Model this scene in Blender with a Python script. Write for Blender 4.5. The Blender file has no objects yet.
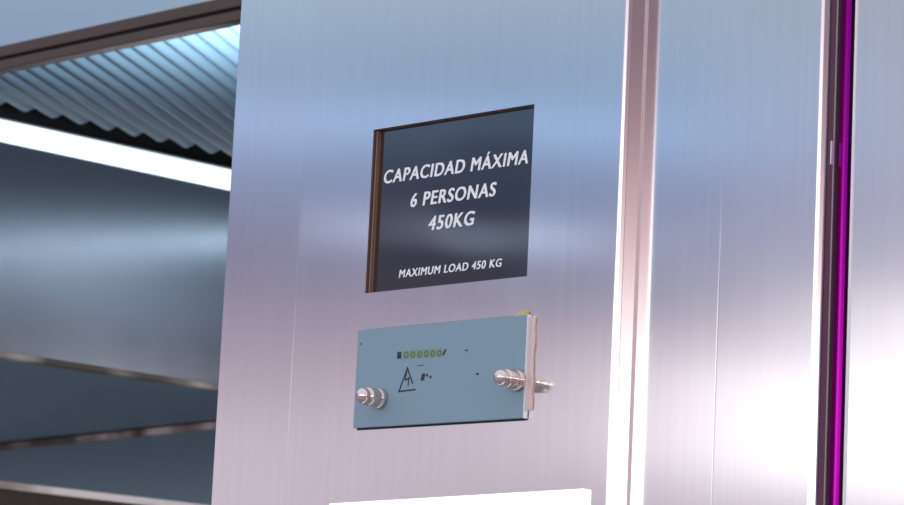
import bpy, math, random
from mathutils import Vector, Matrix
random.seed(4)
SC = bpy.context.scene
COL = SC.collection
IW, IH = 904, 505

# ------------------------------------------------------------------ camera frame
F = 3000.0                                    # focal length in pixels
R = Matrix(((0.70500514, 0.08206471, 0.70443817),
            (0.70763347, -0.1474276, -0.6910282),
            (0.0471446, 0.98566246, -0.16200895)))
CAM = Vector((1.03, -1.03, 1.5))
def hit(px, py, ax, val):
    """where the sight line of an image point meets the world plane axis=val"""
    d = R @ Vector((px - 452, -(py - 252.5), -F))
    return CAM + d * ((val - CAM[ax]) / d[ax])

cam = bpy.data.cameras.new('camera'); co = bpy.data.objects.new('camera', cam); COL.objects.link(co)
cam.sensor_width = 36; cam.lens = 36 * F / IW; cam.clip_start = .05
m4 = R.to_4x4(); m4.translation = CAM; co.matrix_world = m4
cam.dof.use_dof = True; cam.dof.focus_distance = 1.47; cam.dof.aperture_fstop = 40
SC.camera = co
SC.view_settings.view_transform = 'Standard'; SC.view_settings.look = 'None'
SC.view_settings.gamma = 1; SC.view_settings.exposure = 0; SC.view_settings.use_curve_mapping = False

# ------------------------------------------------------------------ helpers
def lin(c):
    return tuple((x/255/12.92 if x/255 <= .04045 else ((x/255+.055)/1.055)**2.4) for x in c)

def tag(o, label=None, cat=None, group=None, kind=None):
    if label: o['label'] = label
    if cat: o['category'] = cat
    if group: o['group'] = group
    if kind: o['kind'] = kind
    return o

def empty(name, loc, label, cat, group=None):
    o = bpy.data.objects.new(name, None); COL.objects.link(o); o.location = loc
    o.empty_display_size = .01
    return tag(o, label, cat, group)

class MB:
    def __init__(s): s.v = []; s.f = []; s.sm = []
    def add(s, vs, fs, smooth=False):
        b = len(s.v); s.v += [tuple(v) for v in vs]
        for f in fs: s.f.append(tuple(b+i for i in f)); s.sm.append(smooth)
    def box(s, x0, x1, y0, y1, z0, z1):
        v = [(x, y, z) for x in (x0, x1) for y in (y0, y1) for z in (z0, z1)]
        s.add(v, [(0,1,3,2), (4,6,7,5), (0,4,5,1), (2,3,7,6), (0,2,6,4), (1,5,7,3)])
    def slab(s, poly, y0, y1):
        """outline in x,z given a thickness in y"""
        n = len(poly)
        v = [(x, y0, z) for x, z in poly] + [(x, y1, z) for x, z in poly]
        s.add(v, [tuple(range(n)), tuple(range(2*n-1, n-1, -1))] +
                 [(i, i+n, (i+1) % n + n, (i+1) % n) for i in range(n)])
    def extr(s, prof, z0, z1, smooth_idx=(), closed=False):
        """plan profile (x,y) extruded upward"""
        n = len(prof)
        v = [(x, y, z0) for x, y in prof] + [(x, y, z1) for x, y in prof]
        s_all = range(n if closed else n-1)
        b = len(s.v); s.v += v
        for i in s_all:
            j = (i+1) % n
            s.f.append((b+i, b+j, b+j+n, b+i+n)); s.sm.append(i in smooth_idx)
        if closed:
            s.f.append(tuple(b+i for i in range(n-1, -1, -1))); s.sm.append(False)
            s.f.append(tuple(b+n+i for i in range(n))); s.sm.append(False)
    def lathe(s, prof, n=40, c=(0,0,0)):
        """(distance along -Y, radius) turned about the Y axis"""
        v = []
        for d, r in prof:
            for k in range(n):
                a = 2*math.pi*k/n
                v.append((c[0]+r*math.cos(a), c[1]-d, c[2]+r*math.sin(a)))
        f = []
        for i in range(len(prof)-1):
            for k in range(n):
                k2 = (k+1) % n
                f.append((i*n+k, i*n+k2, (i+1)*n+k2, (i+1)*n+k))
        s.add(v, f, True)
        s.add(v[-n:], [tuple(range(n))])
        s.add(v[:n], [tuple(range(n-1, -1, -1))])
    def build(s, name, mat, parent=None, bevel=0, seg=2):
        me = bpy.data.meshes.new(name); me.from_pydata(s.v, [], s.f); me.update()
        me.polygons.foreach_set('use_smooth', s.sm)
        me.materials.append(mat)
        o = bpy.data.objects.new(name, me); COL.objects.link(o)
        if parent:
            o.parent = parent
            if parent.type == 'EMPTY' or parent.parent:
                root = parent
                while root.parent: root = root.parent
                if parent is root:
                    o.matrix_parent_inverse = Matrix.Translation(-root.location)
        if bevel:
            b = o.modifiers.new('b', 'BEVEL'); b.width = bevel; b.segments = seg; b.limit_method = 'ANGLE'
        return o

def mat(name, col, rough=.5, metal=0, emit=None, estr=0, spec=.5, coat=0):
    m = bpy.data.materials.new(name); m.use_nodes = True
    p = m.node_tree.nodes['Principled BSDF']
    p.inputs['Base Color'].default_value = (*col, 1)
    p.inputs['Roughness'].default_value = rough; p.inputs['Metallic'].default_value = metal
    p.inputs['Specular IOR Level'].default_value = spec
    p.inputs['Coat Weight'].default_value = coat
    if emit:
        p.inputs['Emission Color'].default_value = (*emit, 1); p.inputs['Emission Strength'].default_value = estr
    return m

def brushed(name, col, rough=.13, streak=.05, axis='z', smudge=.05, bump=.0):
    """stainless steel, grain along one axis, faint smudges"""
    m = mat(name, col, rough, 1); nt = m.node_tree; N = nt.nodes; L = nt.links
    p = N['Principled BSDF']
    tc = N.new('ShaderNodeTexCoord')
    mp = N.new('ShaderNodeMapping')
    mp.inputs['Scale'].default_value = {'z': (260, 260, 5), 'x': (5, 260, 260), 'y': (260, 5, 260)}[axis]
    L.new(tc.outputs['Object'], mp.inputs[0])
    n1 = N.new('ShaderNodeTexNoise'); n1.inputs['Scale'].default_value = 1; n1.inputs['Detail'].default_value = 4
    L.new(mp.outputs[0], n1.inputs['Vector'])
    n2 = N.new('ShaderNodeTexNoise'); n2.inputs['Scale'].default_value = 22; n2.inputs['Detail'].default_value = 5
    L.new(tc.outputs['Object'], n2.inputs['Vector'])
    r = N.new('ShaderNodeMapRange'); r.inputs[3].default_value = 1-streak; r.inputs[4].default_value = 1+streak
    r.inputs[1].default_value = .3; r.inputs[2].default_value = .7
    L.new(n1.outputs[0], r.inputs[0])
    mx = N.new('ShaderNodeMix'); mx.data_type = 'RGBA'; mx.blend_type = 'MULTIPLY'; mx.inputs[0].default_value = 1
    mx.inputs[6].default_value = (*col, 1); L.new(r.outputs[0], mx.inputs[7])
    L.new(mx.outputs[2], p.inputs['Base Color'])
    r2 = N.new('ShaderNodeMapRange'); r2.inputs[3].default_value = rough*(1-smudge*4); r2.inputs[4].default_value = rough*(1+smudge*4)
    r2.inputs[1].default_value = .3; r2.inputs[2].default_value = .7
    L.new(n2.outputs[0], r2.inputs[0]); L.new(r2.outputs[0], p.inputs['Roughness'])
    if bump:
        b = N.new('ShaderNodeBump'); b.inputs['Strength'].default_value = bump; b.inputs['Distance'].default_value = .0005
        L.new(n1.outputs[0], b.inputs['Height']); L.new(b.outputs[0], p.inputs['Normal'])
    return m

STEEL = brushed('brushed_steel', (.80, .80, .80), .105, .018, smudge=.02)
_nt = STEEL.node_tree; _p = _nt.nodes['Principled BSDF']; _g = _nt.nodes.new('ShaderNodeNewGeometry')
_c = _nt.nodes.new('ShaderNodeVectorMath'); _c.operation = 'CROSS_PRODUCT'; _c.inputs[0].default_value = (0, 0, 1)
_nt.links.new(_g.outputs['Normal'], _c.inputs[1]); _nt.links.new(_c.outputs[0], _p.inputs['Tangent'])
_p.inputs['Anisotropic'].default_value = .8                     # vertical grain
STEEL_DARK = brushed('dull_steel', (.58, .60, .64), .19, .01, axis='y', smudge=.01)
BLACK = mat('black_plate', (.007, .008, .014), .07, 0, spec=1.0, coat=1)
_nt = BLACK.node_tree; _n = _nt.nodes.new('ShaderNodeTexNoise'); _n.inputs['Scale'].default_value = 16; _n.inputs['Detail'].default_value = 0
_t = _nt.nodes.new('ShaderNodeTexCoord'); _nt.links.new(_t.outputs['Object'], _n.inputs['Vector'])
_b = _nt.nodes.new('ShaderNodeBump'); _b.inputs['Distance'].default_value = .0004; _b.inputs['Strength'].default_value = 1
_nt.links.new(_n.outputs[0], _b.inputs['Height']); _nt.links.new(_b.outputs[0], _nt.nodes['Principled BSDF'].inputs['Normal'])
COPPER = mat('brown_lip', (.32, .19, .13), .35, .4)
WHITE_INK = mat('white_ink', (.96, .97, 1), .5)
TEAL = mat('blue_grey_plate', (.235, .36, .44), .45)
EDGE = mat('pale_edge', (.85, .85, .88), .3, .3)
CHROME = mat('pinkish_chrome', (.85, .70, .66), .14, 1)
INK = mat('dark_ink', (.02, .03, .05), .5)
OLIVE = mat('olive_ink', (.13, .19, .07), .5)
GLUE = mat('old_adhesive', (.80, .60, .54), .55)
GLUE_Y = mat('yellow_adhesive', (.62, .50, .22), .55)
BROWN = mat('brown_metal', (.08, .056, .047), .5, .3)
DARK = mat('dark_metal', (.02, .018, .022), .4, .5)
MAGENTA = mat('magenta_strip', (.36, .004, .31), .15, .95)
TRIM = mat('beige_metal', (.55, .47, .42), .45, .3)
_nt = TRIM.node_tree; _n = _nt.nodes.new('ShaderNodeTexNoise'); _n.inputs['Scale'].default_value = 9; _n.inputs['Detail'].default_value = 2
_t = _nt.nodes.new('ShaderNodeTexCoord'); _nt.links.new(_t.outputs['Object'], _n.inputs['Vector'])
_r = _nt.nodes.new('ShaderNodeValToRGB'); _nt.links.new(_n.outputs[0], _r.inputs[0])                # worn, patchy finish
_e = _r.color_ramp.elements; _e[0].position = .38; _e[0].color = (.13, .10, .075, 1); _e[1].position = .60; _e[1].color = (.95, .84, .78, 1)
_x = _e.new(.48); _x.color = (.42, .35, .30, 1)
_nt.links.new(_r.outputs[0], _nt.nodes['Principled BSDF'].inputs['Base Color'])
NICHE = mat('blue_grey_lining', (.21, .31, .38), .5)
COVE = mat('dark_cove', (.02, .022, .028), .7)
RIB = mat('ribbed_sheet', (.22, .315, .41), .5, .1, spec=.25)
LAMP = mat('lit_strip', (.9, .9, .9), .4, 0, (.82, .95, 1.0), 1.25)
DISPLAY = mat('display_glow', (.8, .8, .8), .3, 0, (1, .98, 1), 1.0)

# ------------------------------------------------------------------ front panels (all in planes facing -Y)
ZB, ZT = 0, 2.35
def arc(cx, cy, r, a0, a1, n=8):
    return [(cx+r*math.cos(math.radians(a0+(a1-a0)*i/n)), cy+r*math.sin(math.radians(a0+(a1-a0)*i/n))) for i in range(n+1)]

# control panel, with a rectangular cut-out for the notice
SX0, SX1, SZ0, SZ1 = -.0818, .0325, 1.7255, 1.8107
FOLD = -.1345; XL = -.1945
RB = .0036                                    # radius of the rounded right edge
XR = .0932
panel = empty('control_panel', (0, 0, ZB), 'tall brushed steel control panel in the middle, carrying the black capacity notice', 'panel')
mb = MB()
tilt = .0012
for (x0, y0, x1, y1) in ((XL, tilt, FOLD-.0006, 0), (FOLD+.0006, 0, SX0, 0)):
    mb.add([(x0, y0, ZB), (x1, y1, ZB), (x1, y1, ZT), (x0, y0, ZT)], [(0, 1, 2, 3)])
# fold crease
mb.extr([(FOLD-.0006, 0), (FOLD, .00003), (FOLD+.0006, 0)], ZB, ZT)
mb.add([(SX0, 0, ZB), (SX1, 0, ZB), (SX1, 0, SZ0), (SX0, 0, SZ0)], [(0, 1, 2, 3)])
mb.add([(SX0, 0, SZ1), (SX1, 0, SZ1), (SX1, 0, ZT), (SX0, 0, ZT)], [(0, 1, 2, 3)])
prof = [(SX1, 0)] + arc(XR-RB, RB, RB, -90, 0, 10) + [(XR, .0118)]
mb.extr(prof, ZB, ZT, smooth_idx=set(range(1, 11)))
mb.extr([(XL, tilt), (XL, .09), (XL+.004, .09)][::-1], ZB, ZT)
mb.build('face', STEEL, panel)
# lip of the cut-out
mb = MB(); d = .0042; w = .0
v = [(SX0, 0, SZ0), (SX1, 0, SZ0), (SX1, 0, SZ1), (SX0, 0, SZ1)]
v += [(x, d, z) for x, _, z in v]
mb.add(v, [(0, 4, 5, 1), (1, 5, 6, 2), (2, 6, 7, 3), (3, 7, 4, 0)])
mb.box(SX0+.0012, SX0+.0019, .0012, d, SZ0, SZ1-.0006)      # fine raised line along the lip
lip = mb.build('cutout_lip', COPPER, panel); tag(lip, 'brown inner lip around the notice')

# ---- the black notice, set back in the cut-out
SY = .0036
sign = empty('capacity_sign', (0, SY, SZ0), 'square glossy black notice with white capacity lettering in Spanish', 'sign')
mb = MB(); mb.box(SX0+.0001, SX1-.0001, SY, SY+.0015, SZ0+.0001, SZ1-.0001)
mb.build('plate', BLACK, sign)

def lettering(txt, pl, pr, cap, name='lettering'):
    """one line of raised lettering from image points of its base line, capital height in pixels"""
    a = hit(*pl, 1, SY); b = hit(*pr, 1, SY); c = hit(pl[0], pl[1]-cap, 1, SY)
    cu = bpy.data.curves.new(name, 'FONT'); cu.body = txt; cu.size = 1; cu.shear = .16
    cu.space_character = 1.12; cu.extrude = .0; cu.resolution_u = 4
    to = bpy.data.objects.new('t', cu); COL.objects.link(to)
    bpy.context.view_layer.update()
    me = bpy.data.meshes.new_from_object(to.evaluated_get(bpy.context.evaluated_depsgraph_get()))
    bpy.data.objects.remove(to)
    xs = [v.co.x for v in me.vertices]; x0, x1 = min(xs), max(xs)
    cuE = bpy.data.curves.new('e', 'FONT'); cuE.body = 'E'; cuE.size = 1
    te = bpy.data.objects.new('e', cuE); COL.objects.link(te); bpy.context.view_layer.update()
    mE = bpy.data.meshes.new_from_object(te.evaluated_get(bpy.context.evaluated_depsgraph_get()))
    capu = max(v.co.y for v in mE.vertices); bpy.data.objects.remove(te); bpy.data.meshes.remove(mE)
    sx = (b.x-a.x)/(x1-x0); sz = (c.z-a.z)/capu
    z = (a.z+b.z)/2
    co = [v.co.copy() for v in me.vertices]; fs = [tuple(p.vertices) for p in me.polygons]; nv = len(co)
    vv = []; ff = []
    for n, (dx, dy) in enumerate(((0, 0), (.036, .009), (-.036, -.009), (.018, -.012), (-.018, .012))):   # heavier strokes
        ff += [tuple(q+n*nv for q in f) for f in fs]
        vv += [(a.x+(q.x+dx-x0)*sx, SY-.00015-n*.00002, z+(q.y+dy)*sz) for q in co]
    me = bpy.data.meshes.new(name); me.from_pydata(vv, [], ff)
    me.materials.clear(); me.materials.append(WHITE_INK); me.update()
    o = bpy.data.objects.new(name, me); COL.objects.link(o); o.parent = sign
    o.matrix_parent_inverse = Matrix.Translation(-sign.location)
    return o
lettering('CAPACIDAD MÁXIMA', (384.3, 184), (527.8, 162.8), 12.6)
lettering('6 PERSONAS', (411, 207.3), (496, 195.4), 13)
lettering('450KG', (428.8, 230), (474.4, 225), 13.4)
lettering('MAXIMUM LOAD 450 KG', (399.2, 277.4), (501.8, 266.8), 7.6)

# ---- lower cover plate
PY = -.0030
def P(px, py, y=PY): h = hit(px, py, 1, y); return h.x, h.z
x0, z0 = P(354, 428); x1, z1 = P(527, 314)
x0 = (P(354, 428)[0]+P(357, 331)[0])/2; z1 = (P(357, 331)[1]+z1)/2; z0 = (z0+P(523, 418)[1])/2
x1 = (x1+P(523, 418)[0])/2
ind = empty('indicator_plate', (x0, 0, z0), 'blue-grey cover plate held by two studs below the black notice', 'plate')
mb = MB(); mb.box(x0, x1, PY, -.0006, z0, z1)
mb.build('cover', TEAL, ind, .00025)
mb = MB(); mb.box(x1-.0001, x1+.0006, PY+.0001, -.0004, z0-.0001, z1+.0001)
o = mb.build('edge_strip', EDGE, ind); tag(o, 'thin white right edge of the plate')
mb = MB(); mb.box(x0+.0006, x1-.0004, -.0008, -.0001, z0-.0008, z1+.0005)  # dark rim stands in for the plate's shadow line
mb.build('shade_backing', DARK, ind)
# adhesive squeezed out along the right side and at the top corner
pts_r = []; n = 22
for i in range(n+1):
    z = z0+.004+(z1-z0-.005)*i/n
    pts_r.append((x1+.0034+random.uniform(-.0003, .0004)+(.0005 if i < 4 else 0), z))
mb = MB(); mb.slab([(x1-.003, z0+.004)]+pts_r+[(x1-.003, z1-.001)], -.0009, -.0001)
o = mb.build('adhesive', GLUE, ind); tag(o, 'pinkish adhesive showing past the right edge')
mb = MB(); mb.slab([(x1-.011, z1-.001), (x1-.011, z1+.0009), (x1-.0085, z1+.0014), (x1-.006, z1+.0024),
                    (x1-.0028, z1+.0030), (x1-.0015, z1+.0018), (x1-.0015, z1-.001)], -.0012, -.0001)
o = mb.build('adhesive', GLUE_Y, ind); tag(o, 'yellow adhesive at the upper right corner')
# printed marks
def quad(mb, px, py, w, h, sk=0):
    x, z = P(px, py); k = 1/2040.; w *= k*1.41; h *= k
    mb.slab([(x-w/2-sk*h, z-h/2), (x+w/2-sk*h, z-h/2), (x+w/2+sk*h, z+h/2), (x-w/2+sk*h, z+h/2)], PY-.0001, PY+.0001)
def mark(*a):
    mb = MB(); quad(mb, *a); mb.build('printed_mark', INK, ind)
x, z = P(422, 353.9); mb = MB()
mb.slab([(x-.0140, z-.0022), (x+.0140, z-.0022), (x+.0140, z+.0022), (x-.0140, z+.0022)], PY-.00008, PY+.0001)
mb.build('green_label', mat('pale_green', (.22, .33, .30), .5), ind)
mark(399.3, 355.3, 4.2, 7.2); mark(444.5, 352.3, 2.0, 6.0, .3)
for i in range(6):
    mb = MB(); px = 406.5+i*6.6; py = 354.9-i*.36
    x, z = P(px, py); k = 1/2040.
    ro, ri = (2.7*k*1.41, 3.6*k), (1.0*k*1.41, 1.5*k)
    v = []; NN = 16
    for j in range(NN):
        a = 2*math.pi*j/NN
        v.append((x+ro[0]*math.cos(a), PY-.00012, z+ro[1]*math.sin(a)))
    for j in range(NN):
        a = 2*math.pi*j/NN
        v.append((x+ri[0]*math.cos(a), PY-.00012, z+ri[1]*math.sin(a)))
    mb.add(v, [(j, (j+1) % NN, NN+(j+1) % NN, NN+j) for j in range(NN)])
    mb.build('green_digit', OLIVE, ind)
def stroke(mb, a, b, w=.0008):
    (ax, az), (bx, bz) = P(*a), P(*b)
    d = Vector((bx-ax, bz-az)).normalized()*w/2; nx, nz = -d.y, d.x
    mb.slab([(ax+nx-d.x, az+nz-d.y), (ax-nx-d.x, az-nz-d.y), (bx-nx+d.x, bz-nz+d.y), (bx+nx+d.x, bz+nz+d.y)], PY-.00012, PY+.0001)
mb = MB()
stroke(mb, (407.5, 368), (399, 391.5)); stroke(mb, (399, 391.5), (415, 389.6)); stroke(mb, (407.5, 368), (412.5, 383))
stroke(mb, (406.8, 372), (405.2, 380), .0007); stroke(mb, (405.2, 380), (409, 378), .0007); stroke(mb, (409, 378), (408.2, 385), .0007)
o = mb.build('warning_triangle', INK, ind); tag(o, 'dark worn warning triangle')
for a in ((423, 377, 3.6, 7, .1), (427, 375.2, 2.2, 2.6), (430.5, 377, 2, 2.4), (466.5, 350.3, 3, 1.4), (477.5, 374, 2.6, 2.2), (361, 344, 1.4, 1.6), (421, 365.4, 7, .7)):
    mark(*a)
# studs: collar, barrel, waist and domed head, pointing straight out of the plate
def stud(px, py, label):
    x, z = P(px, py)
    c = (x, PY, z)
    t = empty('stud', c, label, 'stud', 'studs of the cover plate')
    mb = MB(); mb.lathe([(0, .0048), (.0004, .0053), (.0026, .0053), (.0032, .0048)], c=c)
    mb.build('collar', CHROME, t)
    mb = MB(); mb.lathe([(.0032, .0043), (.0038, .0047), (.0088, .0047), (.0095, .0042), (.0098, .0036)], c=c)
    mb.build('barrel', CHROME, t)
    mb = MB()
    mb.lathe([(.0098, .0033), (.0104, .0033), (.0107, .0040), (.0118, .0041), (.0132, .0038), (.0142, .0030), (.0149, .0018), (.0152, .0007)], c=c)
    mb.build('domed_head', CHROME, t)
    return t
stud(380.5, 398.5, 'domed chrome stud at the lower left corner of the blue-grey plate')
stud(518.5, 380.3, 'domed chrome stud near the right edge of the blue-grey plate')

# ---- display under it, glow added to bring its face to white, only its upper edge shows
dx0, dz = P(329, 503.5, -.003); dx1, dz2 = P(583, 488.5, -.003)
dp = empty('floor_display', (dx0, 0, dz-.09), 'bright white display at the bottom edge, under the blue-grey plate', 'display')
mb = MB(); mb.slab([(dx0, dz-.12), (dx1, dz-.12), (dx1, dz2), (dx0, dz)], -.003, 0); mb.build('glow_face', DISPLAY, dp, .0004)
mb = MB(); mb.box(dx0+.02, dx1-.06, -.0034, -.0028, dz-.10, dz-.012); mb.build('screen', mat('blue_screen', (.02, .08, .3), .2), dp)

# ---- jamb panel right of the control panel
JY = .0118
jamb = empty('door_jamb', (XR, JY, ZB), 'brushed steel jamb with a fine vertical seam, between the control panel and the dark door gap', 'jamb')
seam = hit(720, 250, 1, JY).x; JR = hit(823, 250, 1, JY+.002).x
mb = MB()
rj = .0036
prof = [(XR, JY), (seam-.0005, JY), (seam, JY+.00002), (seam+.0005, JY)] + arc(JR-rj, JY+rj, rj, -90, 0, 10)
mb.extr(prof, ZB, ZT, smooth_idx=set(range(4, 14)))
mb.build('face', STEEL, jamb)
mb = MB(); mb.box(XR-.0002, XR+.0006, JY-.0007, JY+.001, ZB, ZT)  # thin strip colours in the shade line of the crease
o = mb.build('crease_shade', mat('crease_shade_tone', (.68, .54, .55), .35, .6), jamb); tag(o, 'thin dull line for the shade in the inner corner')
SYM = JY+.0090
mb = MB(); mb.box(JR-.002, JR-.00005, JY+rj, SYM+.01, ZB, ZT)
o = mb.build('return_face', mat('brownish_return', (.27, .20, .18), .45, .3), jamb); tag(o, 'brownish return of the jamb inside the gap')
# dark channel and magenta strip
ch = empty('door_channel', (JR, SYM, ZB), 'narrow dark channel between the jamb and the steel door at the right', 'channel')
CX = hit(850, 250, 1, JY).x
mb = MB(); mb.box(JR, CX+.012, SYM+.0015, SYM+.01, ZB, ZT); mb.build('back', DARK, ch)
mb = MB(); mb.box(JR, JR+.0003, SYM-.0016, SYM-.0010, ZB, ZT); mb.build('bead', EDGE, ch)
mb = MB()
cz = P(830, 153, JY+.006)[1]
mb.box(JR-.00002, JR+.0006, JY+.0052, JY+.0078, cz-.0055, cz+.0055)
o = mb.build('latch_clip', EDGE, ch, .0003); tag(o, 'small bright clip in the channel')
mx0 = hit(835.2, 250, 1, SYM).x; mx1 = hit(845.4, 250, 1, SYM).x
mb = MB(); mb.box(mx0, mx1, SYM, SYM+.0015, ZB, ZT)
tag(mb.build('magenta_strip', MAGENTA), 'bright magenta strip running down inside the dark channel', 'strip')
# the door leaf
door = MB()
rd = .0012
door.extr([(CX, JY+.03)] + arc(CX+rd, JY+rd, rd, 180, 270, 6) + [(CX+.30, JY), (CX+.30, JY+.03)], ZB, ZT, smooth_idx=set(range(1, 7)), closed=True)
dl = door.build('door_1', STEEL); tag(dl, 'brushed steel door leaf at the far right edge', None, None, 'structure')

mb = MB(); mb.box(CX-.0002, CX+.0011, JY-.0004, JY+.012, ZB, ZT); mb.build('edge_glint', EDGE, dl)  # pale strip stands in for the reflection along the leaf's edge

# ------------------------------------------------------------------ inside, seen left of the panel
WX = -1.6
HZ0, HZ1, HY = 2.1065, 2.1300, .60
mb = MB(); mb.box(-1.75, -.25, HY, HY+.008, HZ1-.002, 2.6)
tag(mb.build('trim_1', brushed('header_steel', (.62, .66, .68), .16, .02, axis='x', smudge=.02)), 'pale steel header above the brown rail', None, None, 'structure')
rail = empty('header_rail', (-1.0, HY, HZ0), 'dark brown stepped rail along the lower edge of the pale header', 'rail')
mb = MB(); mb.slab([(-1.75, HZ1-.011), (-.25, HZ1-.011), (-.25, HZ1), (-1.75, HZ1)], HY-.006, HY+.008)
mb.build('upper_moulding', BROWN, rail, .001)
mb = MB(); mb.box(-1.75, -.25, HY-.002, HY+.008, HZ1-.0145, HZ1-.011); mb.build('shadow_groove', DARK, rail)
mb = MB(); mb.box(-1.75, -.25, HY-.006, HY+.008, HZ0, HZ1-.0145); mb.build('lower_moulding', BROWN, rail, .001)

# ribbed ceiling sheet; ridges run diagonally
az = math.radians(122.5); dr = Vector((math.cos(az), math.sin(az))); nr = Vector((dr.y, -dr.x))
per = .0203; amp = .0040; CZ = 2.1600; XE = -1.575; XMAX = -.35; Y0 = .632; YMAX = 2.2
mb = MB(); K = 14; rows = []
s0 = min(Vector((x, y)).dot(nr) for x in (XE, XMAX) for y in (Y0, YMAX)); s1 = max(Vector((x, y)).dot(nr) for x in (XE, XMAX) for y in (Y0, YMAX))
i = 0; s = s0+.002
while s < s1-.002:
    # ridge line p = s*nr + t*dr, cut to the rectangle
    t_a = max((Y0-s*nr.y)/dr.y, (XMAX-s*nr.x)/dr.x); t_b = min((XE-s*nr.x)/dr.x, (YMAX-s*nr.y)/dr.y)
    z = CZ+amp*math.cos(2*math.pi*s/per)
    if t_b > t_a:
        a = nr*s+dr*t_a; b = nr*s+dr*t_b
        rows.append(((a.x, a.y, z), (b.x, b.y, z)))
    s += per/K
v = []; f = []
for a, b in rows: v += [a, b]
for i in range(len(rows)-1): f.append((2*i, 2*i+1, 2*i+3, 2*i+2))
mb.add(v, f, True)
rb = mb.build('ribbed_ceiling_sheet', RIB)
sol = rb.modifiers.new('s', 'SOLIDIFY'); sol.thickness = .0008; sol.offset = 1
tag(rb, 'blue-grey ribbed metal sheet lining the ceiling behind the brown rail', 'ceiling panel')
mb = MB(); mb.box(-1.9, .3, .63, 2.4, 2.30, 2.33)
tag(mb.build('ceiling', COVE), 'dark ceiling above the ribbed sheet', None, None, 'structure')

# left wall: dark cove, lit strip, steel band, slot below
mb = MB(); mb.box(-1.72, -1.69, .62, 2.4, 1.99, 2.30)
tag(mb.build('wall_left', COVE), 'dark wall behind the lit strip', None, None, 'structure')
ZS0, ZS1 = 2.1235, 2.1465
mb = MB(); mb.box(WX-.03, WX+.006, .62, 2.2, ZS0+.001, ZS1)
st = empty('strip_light', (WX, .9, ZS0), 'long glowing blue-white strip light along the top of the left wall', 'light')
mb.build('diffuser', LAMP, st, .002)
mb = MB(); mb.box(-1.69, WX-.03, .62, 2.2, ZS0, ZS1+.002); mb.box(WX-.03, WX+.010, .62, 2.2, ZS1+.0002, ZS1+.0022); mb.build('housing_and_shade', DARK, st)  # front lip added to keep the strip's light off the ribs
ZW = 1.895
mb = MB(); mb.box(WX-.03, WX, .62, 2.2, ZW, ZS0)
tag(mb.build('wall_panel', STEEL_DARK), 'dull steel wall panel directly under the glowing strip light', 'wall panel')
# slot lining
mb = MB(); mb.box(-2.95, WX-.03, .62, 2.2, ZW+.001, ZW+.03)
tag(mb.build('slot_soffit', NICHE), 'blue-grey underside between the two upper beige trims', 'soffit')
A = hit(0, 444, 2, ZW); B = hit(215, 422, 2, ZW); dAB = (B-A).normalized()
A2 = A-dAB*.5; B2 = B+dAB*.5
nAB = Vector((-dAB.y, dAB.x, 0)); nAB = nAB if nAB.y > 0 else -nAB
def wallseg(mb, a, b, z0, z1, t, off=0):
    a = a-nAB*off; b = b-nAB*off
    v = [(a.x, a.y, z0), (b.x, b.y, z0), (b.x+nAB.x*t, b.y+nAB.y*t, z0), (a.x+nAB.x*t, a.y+nAB.y*t, z0)]
    v += [(x, y, z1) for x, y, _ in v]
    mb.add(v, [(0, 3, 2, 1), (4, 5, 6, 7), (0, 1, 5, 4), (1, 2, 6, 5), (2, 3, 7, 6), (3, 0, 4, 7)])
mb = MB(); wallseg(mb, A2, B2, 1.50, ZW, .02)
tag(mb.build('slot_back_wall', NICHE), 'dark blue-grey back wall below the middle beige trim', 'wall panel')
mb = MB(); wallseg(mb, A2, B2, ZW-.0095, ZW-.001, .009, .009)
tag(mb.build('beige_trim', TRIM, None, .001), 'beige metal trim rising to the right, middle of the three at lower left', 'trim')
mb = MB(); mb.box(WX-.012, WX+.003, .62, 2.0, ZW-.006, ZW+.001)
tag(mb.build('beige_trim', TRIM, None, .001), 'beige metal trim along the lower edge of the dull steel wall panel', 'trim')
ZL = 1.7575
mb = MB(); mb.box(WX-.03, WX, .62, 1.40, 1.45, ZL-.008)
tag(mb.build('lower_wall_panel', mat('ledge_brown', (.10, .075, .06), .7, 0, spec=.2)), 'dark brown panel under the lowest beige trim, bottom left corner', 'wall panel')
mb = MB(); mb.box(WX-.02, WX+.003, .62, 1.40, ZL-.009, ZL)
tag(mb.build('beige_trim', TRIM, None, .001), 'beige metal trim at the bottom left corner, lowest of the three', 'trim')

# enclosure of the cabin beyond the column
mb = MB(); mb.box(-1.72, .35, 2.4, 2.43, 1.2, 2.33)
tag(mb.build('wall_back', STEEL_DARK), None, None, None, 'structure')
mb = MB(); mb.box(.32, .35, .1, 2.4, 1.2, 2.33)
tag(mb.build('wall_right', STEEL_DARK), None, None, None, 'structure')

# ------------------------------------------------------------------ lights
def area(name, loc, rot, sx, sy, power, col):
    l = bpy.data.lights.new(name, 'AREA'); l.shape = 'RECTANGLE'; l.size = sx; l.size_y = sy; l.energy = power; l.color = col
    o = bpy.data.objects.new(name, l); COL.objects.link(o); o.location = loc; o.rotation_euler = rot
    return o
area('ceiling_lamp', (-1.0, 1.42, 2.150), (0, 0, math.radians(-22)), .60, .03, .5, (.62, .82, 1))
sl = bpy.data.lights.new('rib_fill_spot', 'SPOT'); sl.energy = 24; sl.shadow_soft_size = .02; sl.spot_size = math.radians(95); sl.spot_blend = 1; sl.color = (.72, .92, 1)  # spot added out of view to brighten the ribs
so = bpy.data.objects.new('rib_fill_spot', sl); COL.objects.link(so); so.location = (-.86, .72, 2.00)
so.rotation_euler = (Vector((-1.0, .72, 2.16))-so.location).to_track_quat('-Z', 'Y').to_euler()
pl = bpy.data.lights.new('cabin_fill', 'POINT'); pl.energy = 8; pl.shadow_soft_size = .12; pl.color = (.95, .93, 1)  # added fill light, no fixture; lifts the steel wall and slot
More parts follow.
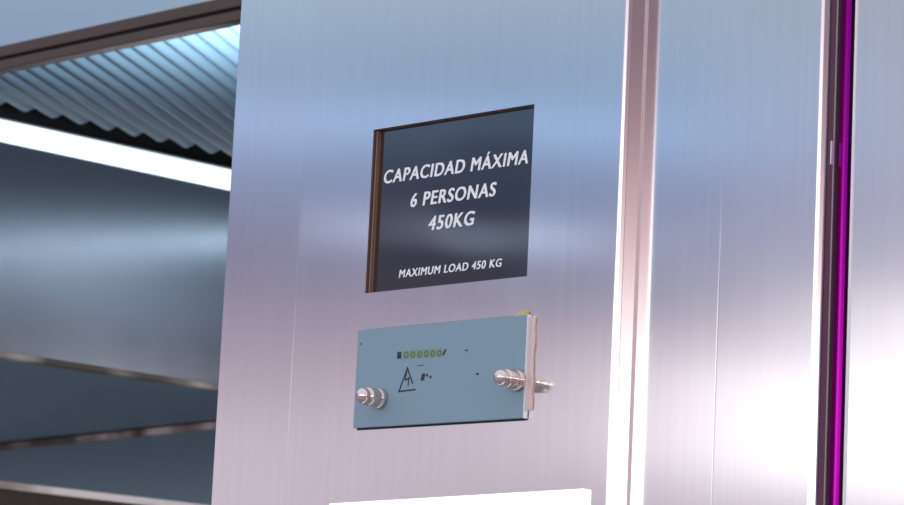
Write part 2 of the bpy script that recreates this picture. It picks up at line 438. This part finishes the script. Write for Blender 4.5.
po = bpy.data.objects.new('cabin_fill', pl); COL.objects.link(po); po.location = (-.45, 1.9, 1.80)
mb = MB(); mb.box(-3, 3, -3, 3, -.05, 0)
tag(mb.build('floor', mat('floor_grey', (.3, .28, .28), .5)), None, None, None, 'structure')

# ------------------------------------------------------------------ the hall around: colours by direction, drawn in as reflections for the steel
W = bpy.data.worlds.new('mirrored_bands'); SC.world = W; W.use_nodes = True
nt = W.node_tree; N = nt.nodes; L = nt.links
bg = N['Background']
tc = N.new('ShaderNodeTexCoord'); sp = N.new('ShaderNodeSeparateXYZ'); L.new(tc.outputs['Generated'], sp.inputs[0])
at = N.new('ShaderNodeMath'); at.operation = 'ARCTAN2'; L.new(sp.outputs[1], at.inputs[0]); L.new(sp.outputs[0], at.inputs[1])
dg = N.new('ShaderNodeMath'); dg.operation = 'MULTIPLY'; L.new(at.outputs[0], dg.inputs[0]); dg.inputs[1].default_value = 180/math.pi
md = N.new('ShaderNodeMath'); md.operation = 'FLOORED_MODULO'; L.new(dg.outputs[0], md.inputs[0]); md.inputs[1].default_value = 360
zr = N.new('ShaderNodeMapRange'); L.new(sp.outputs[2], zr.inputs[0]); zr.inputs[1].default_value = 0; zr.inputs[2].default_value = .35
ZY = lambda y: max(0, min(1, (.244-.000327*y)/.35))
def ramp(table, gain=1.25, dy=0):
    """table: (image row it mirrors into, sRGB)"""
    r = N.new('ShaderNodeValToRGB'); L.new(zr.outputs[0], r.inputs[0]); r.color_ramp.interpolation = 'LINEAR'
    pts = sorted((ZY(y+dy), tuple(k*gain*g for k in lin(c))) for y, c, g in [(t+(1,))[:3] for t in table])
    els = r.color_ramp.elements
    els[0].position, els[0].color = pts[0][0], (*pts[0][1], 1)
    els[1].position, els[1].color = pts[-1][0], (*pts[-1][1], 1)
    for p, c in pts[1:-1]:
        e = els.new(p); e.color = (*c, 1)
    return r.outputs[0]
TOP = (-300, (205, 212, 225)); 
R1 = ramp([TOP, (0, (158, 178, 200)), (60, (146, 166, 194)), (90, (142, 162, 192)), (125, (164, 188, 228)), (165, (136, 150, 184)), (230, (126, 128, 156)), (290, (136, 130, 152)), (370, (170, 154, 172)), (440, (196, 182, 197)), (520, (200, 187, 201)), (740, (150, 140, 150))], dy=6)
R2 = ramp([TOP, (0, (152, 170, 190)), (60, (136, 156, 182)), (98, (126, 150, 184)), (128, (172, 204, 248)), (150, (126, 146, 182)), (216, (104, 114, 146)), (232, (205, 220, 250), 1.6), (244, (205, 220, 250), 1.6), (260, (96, 102, 130)), (310, (142, 132, 152)), (380, (176, 160, 176)), (440, (188, 174, 190)), (520, (186, 172, 186)), (740, (150, 140, 150))], dy=-6)  # includes a narrow bright band added for the black notice to reflect
R25 = ramp([TOP, (0, (150, 170, 192)), (90, (134, 162, 196)), (140, (150, 186, 230)), (180, (120, 140, 176)), (235, (112, 124, 156)), (300, (136, 134, 156)), (370, (188, 174, 188)), (440, (206, 190, 204)), (500, (176, 164, 176)), (740, (150, 140, 150))], dy=-12)
R3 = ramp([TOP, (0, (150, 164, 184)), (100, (156, 172, 202)), (200, (146, 152, 184)), (280, (154, 150, 174)), (330, (180, 170, 190)), (372, (245, 235, 246)), (392, (255, 246, 255), 1.45), (470, (255, 248, 255), 1.6), (510, (206, 194, 208)), (740, (150, 140, 150))], dy=-24)
R4 = ramp([TOP, (0, (164, 166, 180)), (140, (168, 172, 194)), (230, (176, 172, 192)), (285, (196, 190, 206)), (320, (255, 248, 255), 1.2), (490, (255, 250, 255), 1.4), (530, (225, 210, 222)), (740, (150, 140, 150))], dy=-26)
R5 = ramp([TOP, (0, (235, 215, 235)), (120, (255, 240, 250), 1.4), (250, (255, 252, 255), 3), (500, (255, 255, 255), 4), (740, (150, 140, 150))])
R6 = ramp([TOP, (0, (132, 106, 116)), (120, (172, 142, 152)), (250, (245, 205, 215)), (350, (255, 240, 240), 1.6), (500, (255, 255, 255), 2.6), (740, (150, 140, 150))])
R0 = ramp([TOP, (0, (90, 100, 118)), (250, (88, 98, 115)), (500, (95, 98, 108)), (740, (90, 90, 96))])
def mixin(prev, nxt, a0, a1):
    m = N.new('ShaderNodeMapRange'); L.new(md.outputs[0], m.inputs[0]); m.inputs[1].default_value = a0; m.inputs[2].default_value = a1
    m.interpolation_type = 'SMOOTHSTEP' if a1-a0 > 5 else 'LINEAR'
    x = N.new('ShaderNodeMix'); x.data_type = 'RGBA'; L.new(m.outputs[0], x.inputs[0]); L.new(prev, x.inputs[6]); L.new(nxt, x.inputs[7])
    return x.outputs[2]
c = mixin(R0, R1, 180, 200)
c = mixin(c, R2, 221.5, 225); c = mixin(c, R25, 225.3, 227.6); c = mixin(c, R3, 228, 231); c = mixin(c, R4, 231.5, 233.5)
c = mixin(c, R5, 243, 254); c = mixin(c, R6, 288, 302); c = mixin(c, R0, 352, 359)
L.new(c, bg.inputs[0]); bg.inputs[1].default_value = 1
